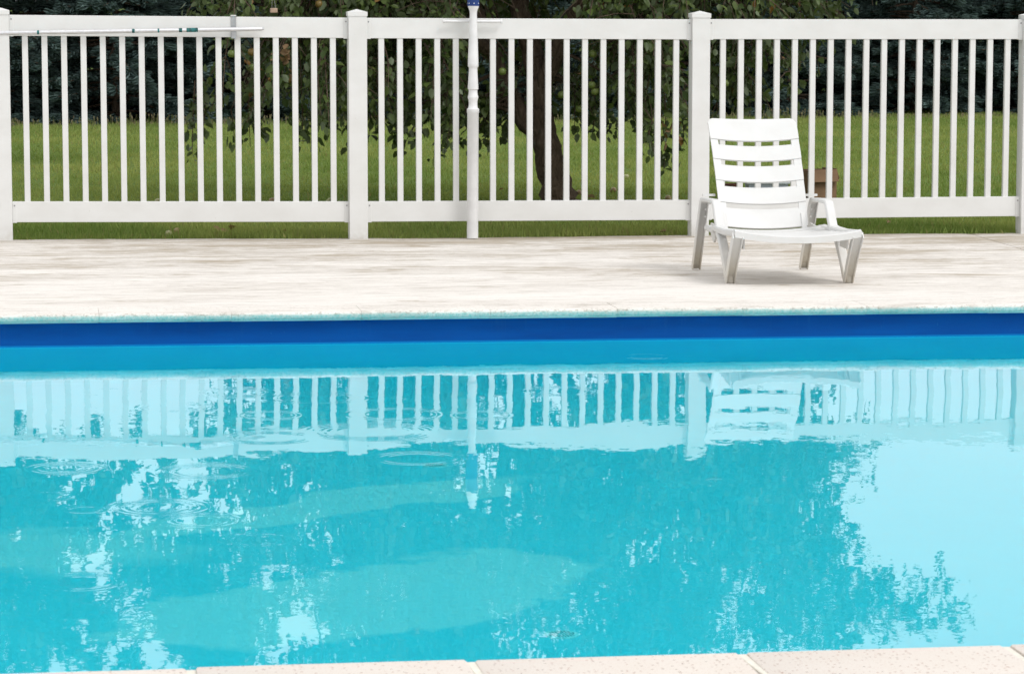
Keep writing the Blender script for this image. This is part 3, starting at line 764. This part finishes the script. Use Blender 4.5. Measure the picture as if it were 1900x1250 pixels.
def fruit_tree(root, base, limbs, targets, seed, mat, leafsize=.075, per_twig=20, twigs=10, keep=None, droops=(), twl=(.18, .45)):
    """root Empty at base; limbs: list of (points, radii) in world coordinates; targets: branch ends in world coordinates"""
    g = np.random.default_rng(seed); B = np.array(base)
    nodes = []
    for i, (pts, rad) in enumerate(limbs):
        P = np.array(pts)
        # resample smoothly
        t = np.linspace(0, 1, len(P)); tt = np.linspace(0, 1, 22)
        Q = np.stack([np.interp(tt, t, P[:, k]) for k in range(3)], 1)
        for _ in range(3): Q[1:-1] = (Q[:-2]+2*Q[1:-1]+Q[2:])/4
        rr_ = np.interp(tt, t, rad)
        Q[1:-1] += g.normal(0, .008, Q[1:-1].shape)
        link('trunk' if i == 0 else 'limb', tube('limb', Q-B, rr_, M['bark'], 12, .07, g), root)
        for q, r_ in zip(Q, rr_):
            if r_ < .085: nodes.append((q, r_))
    NP = np.array([q for q, _ in nodes]); NR = np.array([r_ for _, r_ in nodes])
    LP = []; LD = []; bv_, bf_ = [], []; off = 0
    def wood(pts, ra):
        nonlocal off
        V, F, n, m = tube_data(pts-B, np.linspace(ra, .0025, len(pts)), 5)
        bv_.append(V); bf_.extend([tuple(a+off for a in f) for f in F]); off += len(V)
    for T in targets:
        T = np.array(T); d = np.linalg.norm(NP-T, axis=1)+g.uniform(0, .35, len(NP)); k = int(np.argmin(d)); A_ = NP[k]
        mid = (A_+T)/2+np.array([0, 0, .22*np.linalg.norm(T-A_)])+g.normal(0, .07, 3)
        C_ = bez(A_, mid, T, 9); wood(C_, min(.02, NR[k]*.6))
        for _ in range(twigs):
            i = g.integers(3, 9); s_ = C_[i]
            dirv = g.normal(0, 1, 3); dirv[2] -= .25; dirv += (C_[8]-C_[5])*1.2/(np.linalg.norm(C_[8]-C_[5])+1e-6); dirv /= np.linalg.norm(dirv)
            ln = g.uniform(*twl); e = s_+dirv*ln; m_ = s_+dirv*ln*.5+np.array([0, 0, .05]); e[2] -= .05
            tw = bez(s_, m_, e, 4); wood(tw, .005)
            u = g.uniform(.1, 1.05, per_twig); p = s_+(e-s_)*u[:, None]+g.normal(0, .028, (per_twig, 3))
            dd = dirv*.7+g.normal(0, .7, (per_twig, 3)); dd[:, 2] -= .45
            LP.append(p); LD.append(dd)
    for (a, c) in droops:
        a = np.array(a); c = np.array(c); mid = (a+c)/2+np.array([g.normal(0, .05), 0, .05]); C_ = bez(a, mid, c, 8); wood(C_, .006)
        n = 42; u = g.uniform(.25, 1.03, n); p = np.stack([np.interp(u, np.linspace(0, 1, 8), C_[:, k]) for k in range(3)], 1)+g.normal(0, .03, (n, 3))
        dd = g.normal(0, .8, (n, 3)); dd[:, 2] -= .5; LP.append(p); LD.append(dd)
    P = np.concatenate(LP); D = np.concatenate(LD)
    if keep is not None: k = keep(P); P, D = P[k], D[k]
    me = leaves_mesh('foliage', P-B, D, g.uniform(.5, 1.25, len(P))*leafsize, mat, g)
    tag(link('foliage', me, root), kind='stuff')
    tag(link('twigs', mesh('twigs', np.concatenate(bv_), bf_, M['bark'], True), root), kind='stuff')
    return P

# photo column/row -> world point at depth Y (used once, to lay out real positions)
def at(px, py, Y):
    d = _f+_r*((px-950)/5540)-_u*((py-625)/5540); t = Y/d.y; return Vector((0, 0, EYE))+d*t

# apple tree behind the middle of the fence
TY = 24.4
tree = tag(empty('apple_tree', (4.15, TY, -.035)), 'apple tree with a leaning dark trunk and green apples behind the middle fence panel', 'tree')
def pts(l, y0=TY): return [tuple(at(a, b, y0+c)) for a, b, c in l]
limbs = [
    (pts([(1050, 398, 0), (1038, 372, 0), (1022, 300, 0), (1004, 235, .02), (1000, 160, .05), (985, 90, .1)]), [.175, .150, .128, .112, .10, .085]),
    (pts([(992, 110, .08), (968, 40, .15), (955, -30, .3), (930, -160, .5), (900, -330, .7)]), [.086, .078, .07, .05, .025]),
    (pts([(1000, 175, .05), (1035, 90, -.1), (1075, 10, -.3), (1150, -60, -.5), (1290, -170, -.6), (1450, -260, -.4)]), [.08, .075, .068, .056, .04, .018]),
    (pts([(1008, 252, .02), (975, 225, .05), (938, 170, .1), (915, 100, .2), (893, 40, .3), (850, -60, .5), (760, -200, .8)]), [.085, .08, .075, .066, .058, .045, .02]),
    (pts([(915, 100, .2), (850, 45, 0), (740, 0, -.3), (600, -50, -.5), (450, -90, -.4)]), [.055, .05, .04, .03, .015]),
    (pts([(1075, 10, -.3), (1180, 15, .2), (1290, 0, .5), (1420, -40, .7)]), [.05, .045, .035, .018]),
    (pts([(955, -30, .3), (1020, -160, .6), (1100, -330, .8), (1180, -480, .6)]), [.055, .05, .038, .015]),
]
g = np.random.default_rng(3)
T = []
cx, cyy = 3.95, TY+.25
while len(T) < 330:
    u = g.uniform(-1, 1); v = g.uniform(-1, 1); z = g.uniform(.95, 4.9)
    prof_r = 1.0 if z < 2.6 else math.sqrt(max(0, 1-((z-2.6)/2.9)**2))
    if u*u+v*v > 1 or u*u+v*v < .08: continue
    X = cx+u*2.55*prof_r; Y = cyy+v*2.0*prof_r
    px = X-.154*Y
    if z < 1.75 and Y < TY+.5 and -.75 < X-4.0 < .45: continue        # trunk stays in view
    if z > 1.9 and X < cx-1.6 and g.random() < .5: continue
    T.append((X, Y, z))
# lower fringe and the long branch to the right
for px in list(range(400, 960, 26))+list(range(1085, 1300, 22)):
    Yb = TY+g.uniform(-1.3, .6); p = at(px+g.uniform(-14, 14), g.uniform(165, 205), Yb); T.append(tuple(p))
for px in range(390, 1540, 34):
    Yb = TY+g.uniform(-1.5, -.2); p = at(px+g.uniform(-12, 12), g.uniform(-30, 60), Yb)
    if not (930 < px < 1090): T.append(tuple(p))
for px, py in ((1340, 60), (1370, 100), (1400, 30), (1440, 70), (1470, 20), (1500, 55), (1530, 10), (1345, 150), (1390, 140), (1330, 190)):
    T.append(tuple(at(px, py, TY+.6)))
def refl(px, py, Y):          # a point seen mirrored in the water at photo (px, py)
    d = _f+_r*((px-950)/5540)-_u*((py-625)/5540); t = Y/d.y; p = Vector((0, 0, EYE))+d*t; return Vector((p.x, p.y, -p.z))
for px, py in ((1600, 1105), (1640, 1110), (1680, 1125), (1720, 1135), (1760, 1140), (1800, 1146), (1640, 1150), (1690, 1165), (1600, 1170), (1570, 1060), (1560, 985), (1575, 850), (1590, 835), (1545, 900), (1540, 1185)):
    T.append(tuple(refl(px, py, TY)))
for _ in range(120):
    px = g.uniform(620, 1560); py = g.uniform(845, 1215); T.append(tuple(refl(px, py, TY+g.uniform(-1.3, 1.5))))
for _ in range(26): T.append(tuple(refl(g.uniform(1290, 1560), g.uniform(835, 1010), TY+g.uniform(-1, 1))))
for _ in range(16): T.append(tuple(refl(g.uniform(470, 640), g.uniform(850, 1215), TY+g.uniform(-1, 1.2))))
for _ in range(12): T.append(tuple(refl(g.uniform(930, 1090), g.uniform(855, 985), TY+g.uniform(-.6, 1.2))))
dro = []
for (px, py0, py1, dy) in ((362, 150, 285, -.4), (375, 140, 250, -.3), (620, 140, 240, -.6), (700, 150, 250, -.6), (735, 160, 262, -.5), (838, 150, 252, -.5), (930, 180, 255, .3), (1100, 150, 245, -.3), (1120, 160, 250, -.2),
                           (1205, 140, 262, -.4), (1230, 150, 318, -.5), (1245, 150, 300, -.5), (1270, 150, 268, -.4), (1150, 150, 236, -.3), (645, 150, 232, -.4)):
    dro.append((tuple(at(px, py0, TY+dy)), tuple(at(px+g.uniform(-8, 8), py1, TY+dy))))
def clear_of_trunk(P):
    # the inner crown in front of the trunk and the lower limbs is bare
    k = TY/P[:, 1]; Q = np.stack([P[:, 0]*k, EYE+(P[:, 2]-EYE)*k], 1); d = np.full(len(P), 9.0)
    for pl, rad in (limbs[0], limbs[1], limbs[3]):
        A_ = np.array(pl)
        t = np.linspace(0, 1, len(A_)); tt = np.linspace(0, 1, 40); S_ = np.stack([np.interp(tt, t, A_[:, 0]), np.interp(tt, t, A_[:, 2])], 1)
        d = np.minimum(d, np.linalg.norm(Q[:, None]-S_[None], axis=2).min(1))
    return ~((d < .17) & (P[:, 2] < 1.75) & (P[:, 1] < TY+.05) & (np.random.default_rng(2).random(len(P)) < .86))
fruit_tree(tree, (4.15, TY, -.035), limbs, T, 21, M['leaf'], .078, 13, 9, clear_of_trunk, dro)
ap = lathe('apple', [(.004, .022), (.016, .027), (.026, .020), (.0325, .002), (.030, -.014), (.020, -.026), (.006, -.029)], M['apple'], 14)
stem = tube('stem', [(0, 0, .02), (.003, 0, .045), (.008, 0, .06)], .0018, M['bark'], 5)
for (px, py) in ((467, 97), (467, 125), (538, 148), (430, 100), (641, 146), (690, 131), (506, 4), (592, 8), (1098, 158), (1104, 170), (1100, 100), (1042, 176), (932, 133), (1243, 131), (1075, 202), (735, 55), (822, 35), (812, 30), (640, 200), (1345, 155), (1180, 90), (780, 140), (1255, 70)):
    a = link('apple', ap, tree, at(px, py, TY-.95 if px < 950 or px > 1080 else TY-.5)-Vector(tree.location), (g.uniform(-.4, .4), g.uniform(-.4, .4), g.uniform(0, 6)))
    link('apple_stem', stem, a)
# dry curled leaves caught in the tree
LF1 = [tuple(v) for v in LEAFV*np.array([1, .9, 1])]
def curled(name, size, n, seed, spread):
    gg = np.random.default_rng(seed); lv = LEAFV.copy(); lv[:, 2] += .5*lv[:, 1]**2*3+.35*lv[:, 0]**2
    P = gg.normal(0, spread, (n, 3))*np.array([1, 1, .5]); D = gg.normal(0, 1, (n, 3)); D[:, 2] *= .4
    return leaves_mesh(name, P, D, gg.uniform(.7, 1.2, n)*size, M['dry_leaf'], gg, lv)
dl = curled('dry_leaf_cluster', .08, 7, 4, .03)
for (px, py) in ((526, 100), (528, 118), (1235, 245)):
    link('dry_leaf_cluster', dl, tree, at(px, py, TY-1.0)-Vector(tree.location), (g.uniform(0, 3), g.uniform(0, 3), g.uniform(0, 3)))
# small hanging block in the branches
hb = tag(empty('hanging_block', at(508, 20, 22.9)), 'small tan block hanging by two wires in the tree above the left fence panel', 'ornament')
link('block', box('block', (0, 0, 0), (.056, .03, .036), M['wood_tan'], .006, 2), hb)
for s in (-1, 1): link('hanging_wire', tube('hanging_wire', [(s*.014, 0, .014), (s*.006-.006, 0, .12), (-.008, 0, .26)], .0012, M['wire'], 5), hb)

# a second tree further back on the left (its crown shows in the water)
T2Y = 31.0
tree2 = tag(empty('broad_tree', (-2.2, T2Y, -.035)), 'leafy tree at the far left, seen mostly as its reflection in the pool', 'tree')
limbs2 = [([(-2.2, T2Y, -.1), (-2.1, T2Y, 1.2), (-1.9, T2Y, 2.6), (-1.6, T2Y, 4.2)], [.2, .16, .12, .08]),
          ([(-1.9, T2Y, 2.6), (-.8, T2Y-.4, 3.6), (.3, T2Y-.6, 4.4), (1.2, T2Y-.6, 5.0)], [.08, .06, .04, .02]),
          ([(-1.9, T2Y, 2.6), (-2.8, T2Y+.3, 3.6), (-3.6, T2Y+.5, 4.6)], [.08, .06, .02]),
          ([(-1.6, T2Y, 4.2), (-1.2, T2Y+.2, 5.4), (-.9, T2Y+.4, 6.6)], [.08, .05, .02])]
g2 = np.random.default_rng(8); T2 = []
for (x0, x1, y0, y1, n) in ((-60, 90, 795, 850, 12), (95, 250, 798, 825, 5), (-60, 110, 860, 1240, 60), (110, 215, 930, 1020, 5), (190, 330, 850, 900, 8), (330, 470, 880, 960, 9), (230, 330, 960, 1000, 4), (330, 520, 1000, 1060, 8), (330, 560, 1090, 1150, 12), (110, 200, 1060, 1180, 6), (60, 230, 1150, 1240, 9), (290, 420, 1060, 1240, 8), (400, 560, 1160, 1250, 9), (480, 600, 920, 1000, 6)):
    for _ in range(n):
        T2.append(tuple(refl(g2.uniform(x0, x1), g2.uniform(y0, y1), T2Y+g2.uniform(-.8, .8))))
fruit_tree(tree2, (-2.2, T2Y, -.035), limbs2, T2, 5, M['leaf_far'], .10, 13, 9, twl=(.10, .24))

# ------------------------------------------------------------------ blue spruces along the far edge of the lawn
TUFT = []
for k in range(6):
    a = k*math.pi/3; c_, s_ = math.cos(a)*.16, math.sin(a)*.16
    TUFT.append([(0, -.022*math.cos(a+1.57), -.022*math.sin(a+1.57)), (.62, c_*1.2+.03*math.cos(a+1.57), s_*1.2+.03*math.sin(a+1.57)), (1, c_*.55, s_*.55), (.35, c_, s_)])
TV = np.array(TUFT).reshape(-1, 3); TF = np.array([[4*k, 4*k+1, 4*k+2] for k in range(6)]+[[4*k, 4*k+2, 4*k+3] for k in range(6)])
def spruce_meshes(seed, h, r):
    g = np.random.default_rng(seed); P = []; D = []; S = []; bv_, bf_ = [], []; off = 0
    z = .10
    while z < h-.05:
        f = 1-z/h; nb = int(6+7*f)
        for k in range(nb):
            a = g.uniform(0, 2*math.pi); ln = r*(f**.5)*g.uniform(.72, 1.1)+.08; zz = z+g.uniform(-.07, .07)
            rise = g.uniform(-.10, .22)
            n = 9; t = np.linspace(0, 1, n)
            C_ = np.stack([np.cos(a)*ln*t, np.sin(a)*ln*t, zz+ln*(rise*t-.30*t*t+.16*t**3)], 1)
            V, F, _, _ = tube_data(C_, np.linspace(.018, .004, n), 4); bv_.append(V); bf_.extend([tuple(q+off for q in f_) for f_ in F]); off += len(V)
            m = int(18+48*ln)
            u = g.uniform(.25, 1.0, m)**.7
            base = np.stack([np.interp(u, t, C_[:, q]) for q in range(3)], 1)
            side = g.choice([-1, 1], m)*g.uniform(.3, 1.1, m)
            tang = np.array([math.cos(a), math.sin(a), 0]); nor = np.array([-math.sin(a), math.cos(a), 0])
            w = .26*ln*(1.15-u)
            dd = tang[None]*g.uniform(.5, 1, m)[:, None]+nor[None]*side[:, None]; dd[:, 2] += g.uniform(-.35, .25, m)
            base += nor[None]*(side*w*g.uniform(0, 1, m))[:, None]; base[:, 2] += g.normal(0, .025, m)
            P.append(base); D.append(dd); S.append(g.uniform(.11, .20, m))
        z += g.uniform(.15, .24)
    P = np.concatenate(P); D = np.concatenate(D); S = np.concatenate(S)
    fol = leaves_mesh('needle_foliage', P, D, S, M['spruce'], g, TV, TF, .5)
    wood = mesh('branches', np.concatenate(bv_), bf_, M['bark'])
    tr = tube('trunk', [(0, 0, -.1), (0, 0, h*.5), (0, 0, h*.97)], [.07, .045, .01], M['bark'], 8)
    return fol, wood, tr
variants = [spruce_meshes(31, 3.5, 1.55), spruce_meshes(47, 3.35, 1.65), spruce_meshes(53, 3.6, 1.5)]
spots = []
for i in range(11):
    x = -3.4+i*2.15; spots.append((x+random.uniform(-.2, .2), 43.9+.235*max(0, x-1)+random.uniform(-.3, .3), 0))
for i in range(11):
    x = -2.5+i*2.25; spots.append((x+random.uniform(-.2, .2), 46.6+.24*max(0, x-1)+random.uniform(-.3, .3), 1))
for i in range(10):
    x = -3.0+i*2.6; spots.append((x+random.uniform(-.2, .2), 49.3+.24*max(0, x-1)+random.uniform(-.3, .3), 2))
names = {}
front_n = sum(1 for s in spots if s[2] == 0)
ordw = ['first', 'second', 'third', 'fourth', 'fifth', 'sixth', 'seventh', 'eighth', 'ninth', 'tenth', 'eleventh']
for i, (x, y, row) in enumerate(spots):
    if row == 0: lab = 'blue-green spruce, %s from the left in the front row across the lawn' % ordw[i]
    elif row == 1: lab = 'dark spruce in the second row behind the front spruces, %s from the left' % ordw[i-front_n]
    else: lab = 'shaded spruce in the hindmost row, %s from the left' % ordw[i-2*front_n]
    o = tag(empty('spruce_tree', (x, y, -.04), random.uniform(0, 6.28)), lab, 'tree', 'spruces beyond the lawn')
    s_ = random.uniform(.93, 1.03)*(1.0, 1.05, 1.08)[row]; o.scale = (s_, s_, s_)
    fol, wood, tr = variants[i % 3]
    tag(link('needle_foliage', fol, o), kind='stuff'); tag(link('branches', wood, o), kind='stuff'); link('trunk', tr, o)

# ------------------------------------------------------------------ grass, weeds and windfalls
def grass():
    g = np.random.default_rng(77); P = []
    def strip(y0, y1, dens, m):
        ymid = (y0+y1)/2; x0 = .154*y0-.176*y0-m; x1 = .154*y1+.176*y1+m
        n = int((x1-x0)*(y1-y0)*dens); P.append(np.stack([g.uniform(x0, x1, n), g.uniform(y0, y1, n)], 1))
    strip(21.40, 22.6, 2300, 1.5); strip(22.6, 24.5, 1500, 1.5); strip(24.5, 28, 900, 1.5); strip(28, 34, 600, 1.5); strip(34, 48, 380, 1.5)
    xy = np.concatenate(P); n = len(xy)
    edge = 21.45+.035*np.sin(xy[:, 0]*1.7)+.02*np.sin(xy[:, 0]*6.1+1)
    xy = xy[xy[:, 1] > edge-.015]; n = len(xy)
    near = np.clip((xy[:, 1]-21.5)/18, 0, 1)
    h = g.uniform(.022, .050, n)*(1+.05*near)*np.where(xy[:, 1] < 23.5, 1.45, 1.0)*(.75+.5*(np.sin(xy[:, 0]*2.3+np.sin(xy[:, 1]*3.1)*1.7)*.5+.5)); w = .0032*(1+1.6*near)
    a = g.uniform(0, 2*np.pi, n); lean = g.uniform(.05, .5, n)*h; b = g.uniform(0, 2*np.pi, n)
    base = np.column_stack([xy, np.full(n, -.038)])
    dx = np.column_stack([np.cos(a)*w, np.sin(a)*w, np.zeros(n)]); ld = np.column_stack([np.cos(b)*lean, np.sin(b)*lean, np.zeros(n)])
    V = np.stack([base-dx, base+dx, base+dx*.7+ld*.35+np.column_stack([np.zeros((n, 2)), h*.55]), base+ld+np.column_stack([np.zeros((n, 2)), h])], 1)
    F = np.concatenate([np.array([[0, 1, 2]])+(np.arange(n)*4)[:, None], np.array([[0, 2, 3]])+(np.arange(n)*4)[:, None]])
    return np_mesh('grass', V.reshape(-1, 3), F, M['grass'])
tag(link('grass', grass()), 'short green lawn grass behind the white fence', 'grass', kind='stuff')
def weeds():
    g = np.random.default_rng(78); n = 1500
    x = g.uniform(-4, 18, n); y = 42.0+.235*np.maximum(0, x-1)+g.normal(0, .35, n)
    h = g.uniform(.03, .15, n)*(.6+.4*np.sin(x*1.3)**2); h *= np.where(x > 12.5, .35, 1.0)
    b = g.uniform(0, 6.28, n); lean = h*g.uniform(0, .3, n)
    base = np.column_stack([x, y, np.full(n, -.03)]); top = base+np.column_stack([np.cos(b)*lean, np.sin(b)*lean, h])
    w = np.column_stack([np.full(n, .0035), np.zeros(n), np.zeros(n)]); hd = np.column_stack([np.full(n, .008), np.zeros(n), np.zeros(n)]); up = np.column_stack([np.zeros((n, 2)), np.full(n, .022)])
    V = np.stack([base-w, base+w, top+w*.7, top-w*.7, top-hd-up*.3, top+hd-up*.3, top+hd*.6+up, top-hd*.6+up], 1)
    F = np.concatenate([np.array([[0, 1, 2, 3]])+(np.arange(n)*8)[:, None], np.array([[4, 5, 6, 7]])+(np.arange(n)*8)[:, None]])
    return np_mesh('weeds', V.reshape(-1, 3), F, M['weed'])
tag(link('weeds', weeds()), 'tall seeding weeds along the foot of the spruces', 'weeds', kind='stuff')

fa = lathe('fallen_apple', [(.004, .020), (.015, .024), (.025, .018), (.031, .002), (.029, -.013), (.019, -.024), (.006, -.027)], M['apple_old'], 12)
fa_spots = [(292, 372, 'fallen apple on the grass below the middle of the left fence panel'), (313, 432, 'bright green fallen apple under the bottom rail of the left panel'), 
            (329, 427, 'brownish fallen apple beside the bright green one under the rail'), (505, 371, 'fallen apple on the grass left of the second post'), (611, 371, 'fallen apple just left of the second fence post'),
            (1074, 356, 'fallen apple lying at the foot of the apple tree trunk'),
            (1138, 351, 'pale fallen apple on the grass right of the tree trunk'), (1240, 366, 'fallen apple nearest the post behind the chair'), (1162, 326, 'small pale fallen apple farther out on the lawn')]
for px, py, lab in fa_spots:
    d = _f+_r*((px-950)/5540)-_u*((py-625)/5540); t = (-.0-EYE)/d.z; p = Vector((0, 0, EYE))+d*t
    tag(link('fallen_apple', fa, None, (p.x, p.y, -.012), (random.uniform(-1, 1), random.uniform(-1, 1), 0)), lab, 'apple', 'windfall apples on the lawn')
lf = [(406, 428, 'large curled brown dead leaf under the left rail', .10), (428, 424, 'upright curled brown dead leaf beside the larger curled one', .085), (396, 431, 'small brown dead leaf left of the curled ones', .06), (934, 350, 'reddish brown dead leaf on the grass left of the trunk', .06), (1103, 364, 'brown dead leaf at the foot of the trunk', .07),
      (1224, 430, 'brown dead leaf on the grass edge near the third post', .06), (1650, 413, 'reddish dead leaf on the grass edge right of the chair', .06), (534, 430, 'pale curled leaf on the grass by the deck edge', .06)]
for i, (px, py, lab, s_) in enumerate(lf):
    d = _f+_r*((px-950)/5540)-_u*((py-625)/5540); t = (.0-EYE)/d.z; p = Vector((0, 0, EYE))+d*t
    tag(link('dead_leaf', curled('dead_leaf', s_, 1 if i > 1 else 2, 20+i, .008), None, (p.x, p.y, -.002), (random.uniform(-.3, .3), random.uniform(-.3, .3), random.uniform(0, 6))), lab, 'leaf', 'dead leaves on the lawn')
